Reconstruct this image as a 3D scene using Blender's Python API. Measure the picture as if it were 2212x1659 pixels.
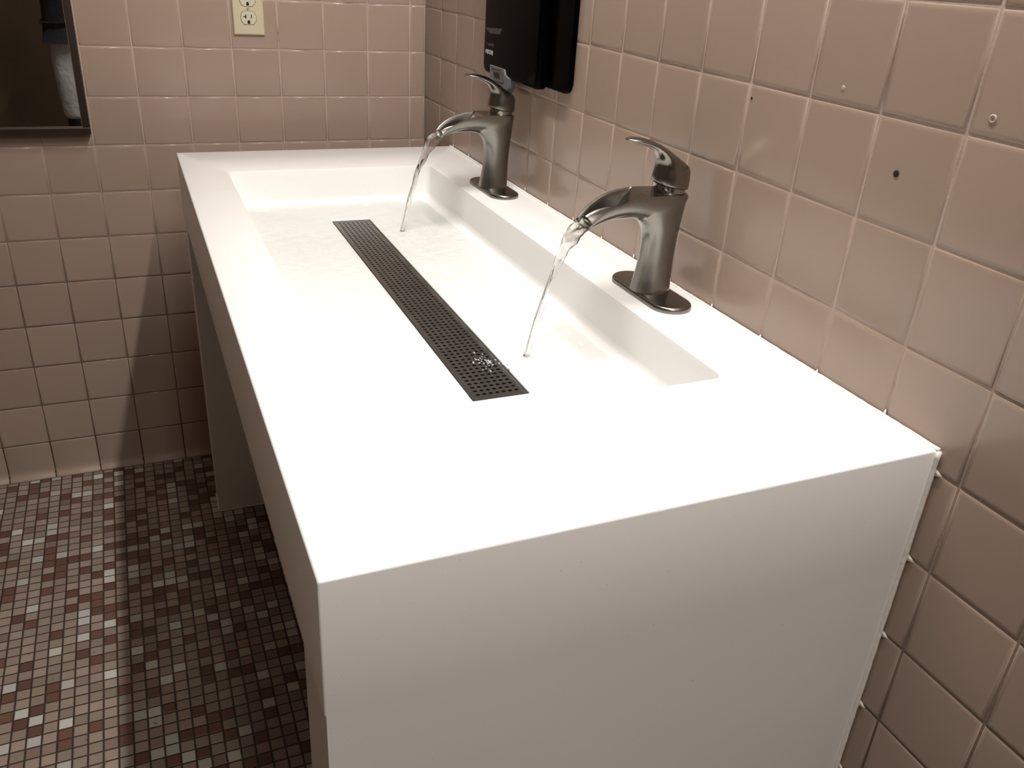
import bpy, bmesh, math, random
from mathutils import Vector, Matrix

# ------------------------------------------------------------------ scene, camera, light
sc = bpy.context.scene
for o in list(bpy.data.objects):
    bpy.data.objects.remove(o, do_unlink=True)
C = sc.collection
ZO = 0.859                                   # height of the reference grout line above the floor

cam_d = bpy.data.cameras.new('camera')
cam = bpy.data.objects.new('camera', cam_d)
C.objects.link(cam)
sc.camera = cam
cam_d.sensor_fit = 'HORIZONTAL'
cam_d.sensor_width = 36.0
cam_d.lens = 1845.73 / 2212 * 36.0
cam_d.clip_start = 0.02
def rodrigues(v):
    th = math.sqrt(sum(c * c for c in v))
    return Matrix.Rotation(th, 3, Vector(v).normalized())
R_wc = rodrigues((-1.07963232, 0.272166227, 0.326585960))
cam.matrix_world = Matrix.Translation((-0.713996, -2.221657, 0.446797 + ZO)) @ R_wc.transposed().to_4x4()

w = bpy.data.worlds.new('world')
sc.world = w
w.use_nodes = True
w.node_tree.nodes['Background'].inputs[0].default_value = (1.0, 0.93, 0.84, 1)
w.node_tree.nodes['Background'].inputs[1].default_value = 0.08

def area(name, loc, sx, sy, power, col, rot=(0, 0, 0), spread=180):
    d = bpy.data.lights.new(name, 'AREA')
    d.shape = 'RECTANGLE'; d.size = sx; d.size_y = sy
    d.energy = power; d.color = col; d.spread = math.radians(spread)
    o = bpy.data.objects.new(name, d)
    o.location = loc; o.rotation_euler = rot
    C.objects.link(o)
    return o
area('tube_light', (-0.225, -1.35, 2.385), 0.04, 1.2, 34, (1.0, 0.975, 0.94))
area('back_fill_light', (-0.52, -3.30, 2.385), 0.2, 1.2, 20, (1.0, 0.96, 0.91))  # unseen fill lamp added to brighten the near end of the sink

sc.view_settings.view_transform = 'Standard'
sc.view_settings.look = 'None'
sc.view_settings.exposure = 0.0
sc.view_settings.gamma = 1.0
sc.view_settings.use_curve_mapping = False

# ------------------------------------------------------------------ helpers
def link(o, parent=None):
    C.objects.link(o)
    if parent is not None:
        o.parent = parent
    return o

def tag(o, label=None, cat=None, group=None, kind=None):
    if label: o['label'] = label
    if cat: o['category'] = cat
    if group: o['group'] = group
    if kind: o['kind'] = kind
    return o

def thing(name, label, cat, loc, group=None):
    o = bpy.data.objects.new(name, None)
    o.empty_display_size = 0.05
    o.location = loc
    link(o)
    return tag(o, label, cat, group)

def mesh(name, verts, faces, mat, parent=None, smooth=False, origin=None):
    me = bpy.data.meshes.new(name)
    if origin is not None:
        ox, oy, oz = origin
        verts = [(x - ox, y - oy, z - oz) for x, y, z in verts]
    me.from_pydata(verts, [], faces)
    me.validate(); me.update()
    for m in (mat if isinstance(mat, (list, tuple)) else [mat]):
        me.materials.append(m)
    if smooth:
        me.polygons.foreach_set('use_smooth', [True] * len(me.polygons))
    o = bpy.data.objects.new(name, me)
    if origin is not None:
        o.location = origin
    link(o, parent)
    return o

def bm_obj(name, bm, mat, parent=None, smooth=False, fixn=True):
    if fixn:
        bmesh.ops.recalc_face_normals(bm, faces=bm.faces)
    me = bpy.data.meshes.new(name)
    bm.to_mesh(me); bm.free()
    me.materials.append(mat)
    if smooth:
        me.polygons.foreach_set('use_smooth', [True] * len(me.polygons))
    o = bpy.data.objects.new(name, me)
    link(o, parent)
    return o

def add_box(bm, x0, x1, y0, y1, z0, z1, bev=0.0, seg=2):
    vs = [bm.verts.new(p) for p in ((x0,y0,z0),(x1,y0,z0),(x1,y1,z0),(x0,y1,z0),(x0,y0,z1),(x1,y0,z1),(x1,y1,z1),(x0,y1,z1))]
    fs = [bm.faces.new([vs[i] for i in q]) for q in ((0,3,2,1),(4,5,6,7),(0,1,5,4),(1,2,6,5),(2,3,7,6),(3,0,4,7))]
    if bev > 0:
        es = list({e for f in fs for e in f.edges})
        bmesh.ops.bevel(bm, geom=es, offset=bev, segments=seg, profile=0.5, affect='EDGES')

def box(name, b, mat, parent=None, bev=0.0, smooth=False, seg=2):
    bm = bmesh.new()
    add_box(bm, *b, bev=bev, seg=seg)
    return bm_obj(name, bm, mat, parent, smooth)

def auto_smooth(o, deg=35):
    me = o.data
    me.polygons.foreach_set('use_smooth', [True] * len(me.polygons))
    bm = bmesh.new(); bm.from_mesh(me)
    lim = math.radians(deg)
    for e in bm.edges:
        e.smooth = not (len(e.link_faces) == 2 and e.calc_face_angle(0) > lim)
    bm.to_mesh(me); bm.free()

def rings_mesh(rings, close0=True, close1=True, closed_ring=True):
    verts = []; faces = []
    n = len(rings[0])
    for r in rings: verts += [tuple(p) for p in r]
    for i in range(len(rings) - 1):
        for j in range(n if closed_ring else n - 1):
            k = (j + 1) % n
            faces.append((i*n+j, i*n+k, (i+1)*n+k, (i+1)*n+j))
    if close0: faces.append(tuple(range(n - 1, -1, -1)))
    if close1: faces.append(tuple((len(rings)-1)*n + j for j in range(n)))
    return verts, faces

def fix(o):
    bm = bmesh.new(); bm.from_mesh(o.data)
    bmesh.ops.recalc_face_normals(bm, faces=bm.faces)
    bm.to_mesh(o.data); bm.free()
    return o

# ------------------------------------------------------------------ materials
class N:
    def __init__(s, name):
        s.m = bpy.data.materials.new(name); s.m.use_nodes = True
        s.t = s.m.node_tree; s.b = s.t.nodes['Principled BSDF']
        s.out = s.t.nodes['Material Output']
    def n(s, typ, **kw):
        nd = s.t.nodes.new(typ)
        for k, v in kw.items(): setattr(nd, k, v)
        return nd
    def l(s, a, b): s.t.links.new(a, b)
    def math(s, op, a, b=None, c=None):
        nd = s.n('ShaderNodeMath', operation=op)
        for i, v in enumerate((a, b, c)):
            if v is None: continue
            if isinstance(v, (int, float)): nd.inputs[i].default_value = v
            else: s.l(v, nd.inputs[i])
        return nd.outputs[0]
    def mix(s, f, a, b):
        nd = s.n('ShaderNodeMix', data_type='RGBA')
        if isinstance(f, (int, float)): nd.inputs[0].default_value = f
        else: s.l(f, nd.inputs[0])
        for i, v in ((6, a), (7, b)):
            if isinstance(v, tuple): nd.inputs[i].default_value = (*v, 1)
            else: s.l(v, nd.inputs[i])
        return nd.outputs[2]
    def noise(s, scale, detail=3, rough=0.5, vec=None):
        nd = s.n('ShaderNodeTexNoise')
        nd.inputs['Scale'].default_value = scale; nd.inputs['Detail'].default_value = detail
        nd.inputs['Roughness'].default_value = rough
        s.l(vec if vec is not None else s.pos(), nd.inputs['Vector'])
        return nd.outputs['Fac']
    def pos(s):
        if not hasattr(s, '_p'):
            s._p = s.n('ShaderNodeTexCoord').outputs['Object']
        return s._p
    def ramp(s, f, stops, interp='LINEAR'):
        nd = s.n('ShaderNodeValToRGB'); cr = nd.color_ramp; cr.interpolation = interp
        while len(cr.elements) < len(stops): cr.elements.new(0.5)
        for e, (p, c) in zip(cr.elements, stops):
            e.position = p; e.color = (*c, 1)
        s.l(f, nd.inputs[0])
        return nd.outputs[0]
    def bump(s, h, dist, strength=1.0, normal=None):
        nd = s.n('ShaderNodeBump'); nd.inputs['Distance'].default_value = dist
        nd.inputs['Strength'].default_value = strength
        s.l(h, nd.inputs['Height'])
        if normal is not None: s.l(normal, nd.inputs['Normal'])
        return nd.outputs[0]
    def set(s, **kw):
        for k, v in kw.items():
            i = s.b.inputs[k.replace('_', ' ')]
            if isinstance(v, (int, float)): i.default_value = v
            elif isinstance(v, tuple): i.default_value = (*v, 1)
            else: s.l(v, i)
        return s.m

def simple(name, col, rough=0.5, metal=0.0, var=0.0, scale=30, bumpd=0.0, **kw):
    s = N(name)
    c = col
    if var > 0:
        f = s.noise(scale)
        c = s.mix(f, tuple(v * (1 - var) for v in col), tuple(min(1, v * (1 + var)) for v in col))
    if bumpd > 0:
        kw['Normal'] = s.bump(s.noise(scale * 3), bumpd)
    return s.set(Base_Color=c, Roughness=rough, Metallic=metal, **kw)

def mat_tile(name='glazed_pink_tile', ro=0.14):
    s = N(name)
    rnd = s.n('ShaderNodeNewGeometry').outputs['Random Per Island']
    base = s.ramp(rnd, [(0, (0.352, 0.258, 0.206)), (0.5, (0.374, 0.274, 0.219)), (1, (0.396, 0.291, 0.234))])
    mot = s.noise(9, 4, 0.6)
    col = s.mix(s.math('MULTIPLY', mot, 0.35), base, (0.310, 0.252, 0.186))
    spk = s.math('GREATER_THAN', s.noise(420, 2), 0.77)
    col = s.mix(s.math('MULTIPLY', spk, 0.25), col, (0.2, 0.13, 0.1))
    nb = s.bump(s.noise(14, 2), 0.0006, 0.6)
    return s.set(Base_Color=col, Roughness=s.math('MULTIPLY_ADD', mot, 0.12, ro), Normal=nb, Specular_IOR_Level=0.5)

def mat_grout():
    s = N('wall_grout')
    f = s.noise(7, 4, 0.6)
    clean = s.ramp(f, [(0.30, (0.20, 0.14, 0.10)), (0.42, (0.42, 0.32, 0.26)), (0.7, (0.52, 0.41, 0.34))])
    sep = s.n('ShaderNodeSeparateXYZ'); s.l(s.pos(), sep.inputs[0])
    grime = s.math('MINIMUM', 1.0, s.math('MAXIMUM', 0.0, s.math('MULTIPLY_ADD', sep.outputs[2], -2.6, s.math('MULTIPLY_ADD', f, 1.6, 1.55))))
    col = s.mix(s.math('MULTIPLY', grime, 0.85), clean, (0.075, 0.045, 0.030))
    return s.set(Base_Color=col, Roughness=0.8, Normal=s.bump(s.noise(300), 0.0004))

def mat_mosaic():
    s = N('floor_mosaic')
    P = 0.0252
    sep = s.n('ShaderNodeSeparateXYZ'); s.l(s.pos(), sep.inputs[0])
    # slightly wavy joints
    wob = s.math('MULTIPLY', s.math('SUBTRACT', s.noise(5, 2), 0.5), 0.10)
    u = s.math('ADD', s.math('DIVIDE', s.math('ADD', sep.outputs[0], 1.126), P), wob)
    v = s.math('ADD', s.math('DIVIDE', sep.outputs[1], P), wob)
    fu = s.math('FRACT', u); fv = s.math('FRACT', v)
    eu = s.math('ABSOLUTE', s.math('SUBTRACT', fu, 0.5))
    ev = s.math('ABSOLUTE', s.math('SUBTRACT', fv, 0.5))
    e = s.math('MAXIMUM', eu, ev)
    grout = s.math('GREATER_THAN', e, 0.448)
    cell = s.n('ShaderNodeCombineXYZ')
    s.l(s.math('FLOOR', u), cell.inputs[0]); s.l(s.math('FLOOR', v), cell.inputs[1])
    wn = s.n('ShaderNodeTexWhiteNoise', noise_dimensions='2D'); s.l(cell.outputs[0], wn.inputs['Vector'])
    r = wn.outputs['Value']
    kinds = s.ramp(r, [(0.0, (0.140, 0.070, 0.050)), (0.20, (0.305, 0.235, 0.193)), (0.60, (0.275, 0.218, 0.170)),
                       (0.82, (0.235, 0.160, 0.130)), (0.885, (0.50, 0.48, 0.43))], 'CONSTANT')
    wn2 = s.n('ShaderNodeTexWhiteNoise', noise_dimensions='3D'); s.l(cell.outputs[0], wn2.inputs['Vector'])
    k2 = s.math('MULTIPLY_ADD', wn2.outputs['Value'], 0.34, 0.82)
    sp = s.math('MULTIPLY_ADD', s.noise(520, 2), 0.30, 0.85)
    kk = s.math('MULTIPLY', k2, sp)
    vm = s.n('ShaderNodeVectorMath', operation='SCALE'); s.l(kinds, vm.inputs[0]); s.l(kk, vm.inputs['Scale'])
    col = s.mix(grout, vm.outputs[0], (0.045, 0.028, 0.020))
    dirt = s.math('MULTIPLY', s.math('GREATER_THAN', s.noise(45, 2), 0.74), 0.5)
    col = s.mix(dirt, col, (0.06, 0.04, 0.03))
    h = s.math('SUBTRACT', 1.0, s.math('MINIMUM', s.math('MULTIPLY', s.math('MAXIMUM', s.math('SUBTRACT', e, 0.40), 0.0), 20), 1.0))
    return s.set(Base_Color=col, Roughness=0.42, Normal=s.bump(h, 0.0012), Specular_IOR_Level=0.4)

def mat_solid():
    s = N('white_solid_surface')
    f = s.noise(6, 3)
    sp = s.math('GREATER_THAN', s.noise(330, 1), 0.80)
    col = s.mix(f, (0.83, 0.815, 0.79), (0.87, 0.855, 0.835))
    col = s.mix(s.math('MULTIPLY', sp, 0.45), col, (0.35, 0.30, 0.26))
    return s.set(Base_Color=col, Roughness=0.28, Normal=s.bump(s.noise(4, 2), 0.0015, 0.5), Specular_IOR_Level=0.45)

def mat_nickel(name, base, rough):
    s = N(name)
    mp = s.n('ShaderNodeMapping'); s.l(s.pos(), mp.inputs[0])
    mp.inputs['Scale'].default_value = (260, 260, 8)
    f = s.noise(3, 3, 0.6, mp.outputs[0])
    col = s.mix(f, tuple(c * 0.95 for c in base), tuple(min(1, c * 1.05) for c in base))
    r = s.math('MULTIPLY_ADD', f, 0.06, rough)
    return s.set(Base_Color=col, Metallic=1.0, Roughness=r, Anisotropic=0.4, Normal=s.bump(f, 0.00002, 0.4))

def mat_water(name, clear, tint=(0.985, 0.99, 0.985)):
    s = N(name)
    s.t.nodes.remove(s.b)
    tr = s.n('ShaderNodeBsdfTransparent'); tr.inputs[0].default_value = (*tint, 1)
    gl = s.n('ShaderNodeBsdfGlass'); gl.inputs['IOR'].default_value = 1.33; gl.inputs['Roughness'].default_value = 0.0
    gs = s.n('ShaderNodeBsdfGlossy'); gs.inputs['Roughness'].default_value = 0.03
    fr = s.n('ShaderNodeFresnel'); fr.inputs[0].default_value = 1.33
    nb = s.bump(s.noise(70, 3), 0.0015, 0.8)
    for nd in (gl, gs, fr): s.l(nb, nd.inputs['Normal'])
    m1 = s.n('ShaderNodeMixShader'); s.l(fr.outputs[0], m1.inputs[0]); s.l(tr.outputs[0], m1.inputs[1]); s.l(gs.outputs[0], m1.inputs[2])
    m2 = s.n('ShaderNodeMixShader'); m2.inputs[0].default_value = clear
    s.l(gl.outputs[0], m2.inputs[1]); s.l(m1.outputs[0], m2.inputs[2])
    s.l(m2.outputs[0], s.out.inputs[0])
    return s.m

def mat_emit(name, col, st):
    s = N(name)
    return s.set(Base_Color=col, Emission_Color=col, Emission_Strength=st)

M_TILE = mat_tile(); M_COVE = mat_tile('cove_tile', 0.45); M_GROUT = mat_grout(); M_FLOOR = mat_mosaic(); M_SOLID = mat_solid()
M_NICKEL = mat_nickel('brushed_nickel', (0.25, 0.238, 0.215), 0.22)
M_NICKEL2 = mat_nickel('polished_nickel', (0.42, 0.39, 0.35), 0.09)
M_CAULK = simple('silicone_caulk', (0.84, 0.80, 0.75), 0.45, var=0.04, scale=40, bumpd=0.0008)
M_STEEL = simple('grate_steel', (0.22, 0.213, 0.20), 0.36, metal=1.0, var=0.25, scale=22)
M_DARKST = simple('dark_channel_metal', (0.03, 0.028, 0.025), 0.6, metal=0.4, var=0.2)
M_BLACK = simple('black_plastic', (0.0008, 0.0007, 0.0008), 0.25, var=0.2, scale=20, Specular_IOR_Level=0.03)
M_GREYPL = simple('grey_translucent_plastic', (0.15, 0.151, 0.156), 0.45, var=0.08)
M_INK = simple('dark_print', (0.008, 0.008, 0.008), 0.5)
M_WHITEP = simple('white_print', (0.62, 0.60, 0.58), 0.5)
M_IVORY = simple('ivory_plastic', (0.60, 0.53, 0.36), 0.38, var=0.05, scale=25)
M_IVORY2 = simple('ivory_receptacle', (0.62, 0.58, 0.43), 0.35, var=0.05, scale=25)
M_HOLE = simple('slot_dark', (0.006, 0.004, 0.004), 0.8)
M_FRAME = simple('mirror_frame_metal', (0.16, 0.13, 0.11), 0.30, metal=1.0, var=0.2, scale=12)
M_MIRROR = simple('mirror_silver', (0.62, 0.60, 0.58), 0.012, metal=1.0)
M_PART = simple('brown_laminate', (0.135, 0.100, 0.068), 0.45, var=0.25, scale=5)
M_CEIL = simple('ceiling_paint', (0.62, 0.58, 0.53), 0.9, var=0.04, scale=60)
M_LAMP = simple('lamp_housing_white', (0.7, 0.7, 0.68), 0.4)
M_TUBE = mat_emit('tube_glow', (1.0, 0.93, 0.84), 8.0)
M_DENIM = simple('light_denim', (0.60, 0.64, 0.64), 0.9, var=0.35, scale=9, bumpd=0.010)
M_SHIRT = simple('dark_blue_cloth', (0.020, 0.026, 0.032), 0.9, var=0.35, scale=16, bumpd=0.004)
M_BOOT = simple('black_rubber', (0.008, 0.008, 0.008), 0.5)
M_SKIN = simple('skin', (0.50, 0.30, 0.21), 0.5, var=0.08, scale=30)
M_HAIR = simple('brown_hair', (0.03, 0.018, 0.01), 0.7, var=0.3, scale=80)
M_LIP = simple('lip', (0.36, 0.14, 0.12), 0.5)
M_EYE = simple('eye_white', (0.75, 0.73, 0.70), 0.2)
M_PLUG = simple('plug_plastic', (0.44, 0.35, 0.29), 0.6)
M_WATER = mat_water('clear_water', 0.55)
M_FILM = mat_water('thin_water_sheet', 0.96, (0.966, 0.972, 0.964))

# ------------------------------------------------------------------ tiled walls
P = 0.108
def tiled(name, O, U, V, Nn, ul, vl, seed=1, gap=0.0011, foot=False):
    """tiles as shallow pillows on a grout bed: origin O, axes U, V, outward normal Nn"""
    O, U, V, Nn = map(Vector, (O, U, V, Nn))
    rg = random.Random(seed)
    verts, faces, mats = [], [], []
    def at(u, v, d): return tuple(O + U * u + V * v + Nn * d)
    rr = ((0, -0.0016), (0.0007, -0.0007), (0.0020, -0.00018), (0.0055, 0.0))
    for i in range(len(ul) - 1):
        for j in range(len(vl) - 1):
            u0, u1, v0, v1 = ul[i] + gap, ul[i+1] - gap, vl[j] + gap, vl[j+1] - gap
            if u1 - u0 < 0.013 or v1 - v0 < 0.013: continue
            tu, tv, td = rg.uniform(-.0035, .0035), rg.uniform(-.0035, .0035), rg.uniform(-.0002, .0002)
            b = len(verts)
            uc, vc = (u0 + u1) / 2, (v0 + v1) / 2
            for ins, d in rr:
                for (u, v) in ((u0+ins, v0+ins), (u1-ins, v0+ins), (u1-ins, v1-ins), (u0+ins, v1-ins)):
                    verts.append(at(u, v, d + td + tu * (u - uc) + tv * (v - vc)))
            for k in range(3):
                for c in range(4):
                    e = (c + 1) % 4
                    faces.append((b+4*k+c, b+4*k+e, b+4*k+4+e, b+4*k+4+c)); mats.append(0)
            faces.append((b+12, b+13, b+14, b+15)); mats.append(0)
    b = len(verts)
    for d in (-0.0011, -0.05):
        for (u, v) in ((ul[0], vl[0]), (ul[-1], vl[0]), (ul[-1], vl[-1]), (ul[0], vl[-1])):
            verts.append(at(u, v, d))
    for q in ((0,1,2,3), (7,6,5,4), (0,4,5,1), (1,5,6,2), (2,6,7,3), (3,7,4,0)):
        faces.append(tuple(b + k for k in q)); mats.append(1)
    o = mesh(name, verts, faces, [M_TILE, M_GROUT], smooth=True)
    for p_, m_ in zip(o.data.polygons, mats):
        p_.material_index = m_
        if m_: p_.use_smooth = False
    return tag(o, kind='structure')

ZT = 2.44
zl = [ZO - 7 * P + k * P for k in range(0, 30) if ZO - 7 * P + k * P < ZT - 0.03] + [ZT]
# right wall: x = 0, columns counted from y = -1.7464
B0 = -1.74635
yl = [B0 + m * P for m in range(-30, 16)]
yl = [-4.25] + [y for y in yl if y > -4.22] + [0.0]
yl = [y for y in yl]
tiled('wall_right', (0, 0, 0), (0, 1, 0), (0, 0, 1), (-1, 0, 0), yl, zl, 3)
A0 = 0.04019
xl = [-(A0 + k * P) for k in range(0, 24)][::-1]
xl = [-2.60] + [x for x in xl if x > -2.57] + [0.0]
tiled('wall_back', (0, 0, 0), (1, 0, 0), (0, 0, 1), (0, -1, 0), xl, zl, 4)
tiled('wall_left', (-2.60, 0, 0), (0, 1, 0), (0, 0, 1), (1, 0, 0), yl, zl, 5)
tiled('wall_front', (0, -4.25, 0), (1, 0, 0), (0, 0, 1), (0, 1, 0), xl, zl, 6)

def cove(name, O, U, Nn, ul, seed):
    """bottom course: a tile that flares out into the floor"""
    O, U, Nn = map(Vector, (O, U, Nn)); V = Vector((0, 0, 1))
    top = ZO - 7 * P
    prof = [(top - 0.0011, -0.0016), (top - 0.0018, -0.0007), (top - 0.0032, -0.0002), (top - 0.007, 0.0), (0.030, 0.0),
            (0.020, 0.0012), (0.013, 0.004), (0.008, 0.0085), (0.005, 0.0115), (0.0028, 0.0125), (0.0, 0.0125), (0.0, -0.002)]
    rg = random.Random(seed)
    verts, faces, mats = [], [], []
    for i in range(len(ul) - 1):
        u0, u1 = ul[i] + 0.0012, ul[i+1] - 0.0012
        if u1 - u0 < 0.013: continue
        td = rg.uniform(-.0003, .0003)
        b = len(verts); m = len(prof)
        for ins, dd in ((0, -0.0016), (0.0007, -0.0007), (0.002, 0.0)):
            for (z, d) in prof: verts.append(tuple(O + U * (u0 + ins) + V * z + Nn * (d + dd + td)))
        for ins, dd in ((0.002, 0.0), (0.0007, -0.0007), (0, -0.0016)):
            for (z, d) in prof: verts.append(tuple(O + U * (u1 - ins) + V * z + Nn * (d + dd + td)))
        for k in range(5):
            for j in range(m - 1):
                faces.append((b+k*m+j, b+(k+1)*m+j, b+(k+1)*m+j+1, b+k*m+j+1)); mats.append(0)
    b = len(verts)
    for (z, d) in ((top, -0.0015), (0.022, -0.0015), (0.008, 0.006), (0, 0.009), (0, -0.05), (top, -0.05)):
        verts.append(tuple(O + U * ul[0] + V * z + Nn * d))
    for (z, d) in ((top, -0.0015), (0.022, -0.0015), (0.008, 0.006), (0, 0.009), (0, -0.05), (top, -0.05)):
        verts.append(tuple(O + U * ul[-1] + V * z + Nn * d))
    for j in range(6):
        k = (j + 1) % 6
        faces.append((b+j, b+6+j, b+6+k, b+k)); mats.append(1)
    o = mesh(name, verts, faces, [M_COVE, M_GROUTD], smooth=True)
    for p_, m_ in zip(o.data.polygons, mats):
        p_.material_index = m_
        if m_: p_.use_smooth = False
    return tag(o, kind='structure')
M_GROUTD = simple('dirty_grout', (0.055, 0.032, 0.022), 0.85, var=0.3, scale=30)
cove('baseboard_right', (0, 0, 0), (0, 1, 0), (-1, 0, 0), yl, 7)
cove('baseboard_back', (0, 0, 0), (1, 0, 0), (0, -1, 0), xl, 8)
cove('baseboard_left', (-2.60, 0, 0), (0, 1, 0), (1, 0, 0), yl, 9)
cove('baseboard_front', (0, -4.25, 0), (1, 0, 0), (0, 1, 0), xl, 10)
tag(box('floor', (-2.65, 0.05, -4.30, 0.05, -0.06, 0.0), M_FLOOR), kind='structure')
tag(box('ceiling', (-2.65, 0.05, -4.30, 0.05, ZT, ZT + 0.06), M_CEIL), kind='structure')

# ------------------------------------------------------------------ trough sink
DZ = ZO + 0.026                               # deck height
X0, X1, Y0, Y1 = -0.630, -0.0025, -1.716, -0.218
def rrect(x0, x1, y0, y1, r, z, n=7):
    out = []
    for cx, cy, a0 in ((x1 - r, y1 - r, 0), (x0 + r, y1 - r, 90), (x0 + r, y0 + r, 180), (x1 - r, y0 + r, 270)):
        for k in range(n + 1):
            a = math.radians(a0 + 90 * k / n)
            out.append((cx + r * math.cos(a), cy + r * math.sin(a), z))
    return out
sink = thing('trough_sink', 'long white solid surface trough sink counter on two leg panels along the tiled wall', 'sink', (-0.316, -0.967, 0))
SO = (-0.316, -0.967, 0)
OX0, OX1, OY0, OY1 = -0.544, -0.119, -1.507, -0.412      # basin opening
ZA = ZO - 0.112                                          # apron bottom
bf = ZO - 0.044
rings = [rrect(X0, X1, Y0, Y1, 0.002, ZA)]
rings.append(rrect(X0, X1, Y0, Y1, 0.002, DZ - 0.0025))
rings.append(rrect(X0 + .0008, X1 - .0008, Y0 + .0008, Y1 - .0008, 0.002, DZ - 0.0008))
rings.append(rrect(X0 + .0025, X1 - .0025, Y0 + .0025, Y1 - .0025, 0.002, DZ))
def orr(g, z, r): return rrect(OX0 + g, OX1 - g, OY0 + g, OY1 - g, r, z)
rings.append(orr(-0.004, DZ, 0.016))
rings.append(orr(-0.0012, DZ - 0.0009, 0.014))
rings.append(orr(0.0, DZ - 0.004, 0.013))
rings.append(orr(0.003, bf + 0.014, 0.013))
rings.append(orr(0.0045, bf + 0.006, 0.014))
rings.append(orr(0.009, bf + 0.0012, 0.016))
rings.append(orr(0.016, bf, 0.018))
GX0, GX1, GY0, GY1 = -0.3645, -0.2875, -1.346, -0.538
gz = ZO - 0.0505
rings.append(rrect(GX0 - .012, GX1 + .012, GY0 - .012, GY1 + .012, 0.010, gz + 0.0006))
rings.append(rrect(GX0 - .001, GX1 + .001, GY0 - .001, GY1 + .001, 0.002, gz))
rings.append(rrect(GX0, GX1, GY0, GY1, 0.002, gz - 0.002))
rings.append(rrect(GX0, GX1, GY0, GY1, 0.002, gz - 0.030))
v, f = rings_mesh(rings, True, True)
ct = mesh('countertop', v, f, M_SOLID, None)
fix(ct)
auto_smooth(ct, 40)
ct.parent = sink; ct.matrix_parent_inverse = Matrix.Translation(SO).inverted()
def child(o, parent):
    o.parent = parent
    o.matrix_parent_inverse = Matrix.Translation(parent.location).inverted() if parent.parent is None and parent.type == 'EMPTY' else Matrix.Identity(4)
    return o
def leg(y0, y1):
    o = box('leg_panel', (X0 + 0.0014, X1, y0, y1, 0.0, ZA), M_SOLID, None)
    return child(o, sink)
leg(Y0, Y0 + 0.098)
leg(-0.300, Y1 + 0.0)
# caulk beads: deck to wall with little fills at each grout joint, near end to wall, legs to floor
def bead(path, r, seed, joints=()):
    rg = random.Random(seed)
    rings = []
    n = 7
    for k, (p_, a, b_) in enumerate(path):
        rr = r * rg.uniform(0.92, 1.09)
        rings.append([tuple(Vector(p_) + Vector(a) * rr * math.cos(t) + Vector(b_) * rr * math.sin(t)) for t in [2 * math.pi * j / n for j in range(n)]])
    return rings_mesh(rings)
def merge(parts):
    V, F = [], []
    for v, f in parts:
        b = len(V); V += v; F += [tuple(i + b for i in q) for q in f]
    return V, F
parts = []
ny = 180
path = [((-0.0042, Y1 + (Y0 - Y1) * k / ny, DZ - 0.0003), (1, 0, 0), (0, 0, 1)) for k in range(ny + 1)]
parts.append(bead(path, 0.0030, 1))
for y in yl:                                             # caulk squeezed up into the vertical joints
    if Y0 < y < Y1:
        hh = random.Random(int(y * 1e4)).uniform(0.004, 0.009)
        parts.append(([(-0.0014, y - .0024, DZ), (-0.0014, y + .0024, DZ), (-0.0014, y, DZ + hh), (-0.0003, y - .0024, DZ), (-0.0003, y + .0024, DZ), (-0.0003, y, DZ + hh)],
                      [(0, 2, 1), (3, 4, 5), (0, 3, 5, 2), (1, 2, 5, 4), (0, 1, 4, 3)]))
def put():
    v, f = merge(parts); parts.clear()
    child(fix(mesh('caulk_bead', v, f, M_CAULK, smooth=True)), sink)
put()
nz = 110
path = [((-0.0044, Y0 - 0.0004, DZ - 0.001 - (DZ - 0.001) * k / nz), (1, 0, 0), (0, 1, 0)) for k in range(nz + 1)]
parts.append(bead(path, 0.0031, 2))
for z in [0.103] + [q for q in zl if q < DZ - 0.01]:
    parts.append(([(-0.0022, Y0 - .0105, z), (-0.0022, Y0 - .002, z + .004), (-0.0022, Y0 - .002, z - .004), (-0.0003, Y0 - .0105, z), (-0.0003, Y0 - .002, z + .004), (-0.0003, Y0 - .002, z - .004)],
                  [(0, 1, 2), (3, 5, 4), (0, 3, 4, 1), (1, 4, 5, 2), (2, 5, 3, 0)]))
put()
def fl(x0, y0, x1, y1, seed):
    n = 60
    parts.append(bead([((x0 + (x1 - x0) * k / n, y0 + (y1 - y0) * k / n, 0.0012), (0, 0, 1), (0 if x0 != x1 else 1, 1 if x0 != x1 else 0, 0)) for k in range(n + 1)], 0.0026, seed))
fl(X0 + 0.0014, -0.300, X1, -0.300, 5); fl(X0 + 0.0014, -0.300, X0 + 0.0014, Y1, 6); put()
fl(X0 + 0.004, Y0 + 0.003, X1, Y0 + 0.003, 7); fl(X0 + 0.004, Y0 + 0.003, X0 + 0.004, Y0 + 0.098, 8)
put()

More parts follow.
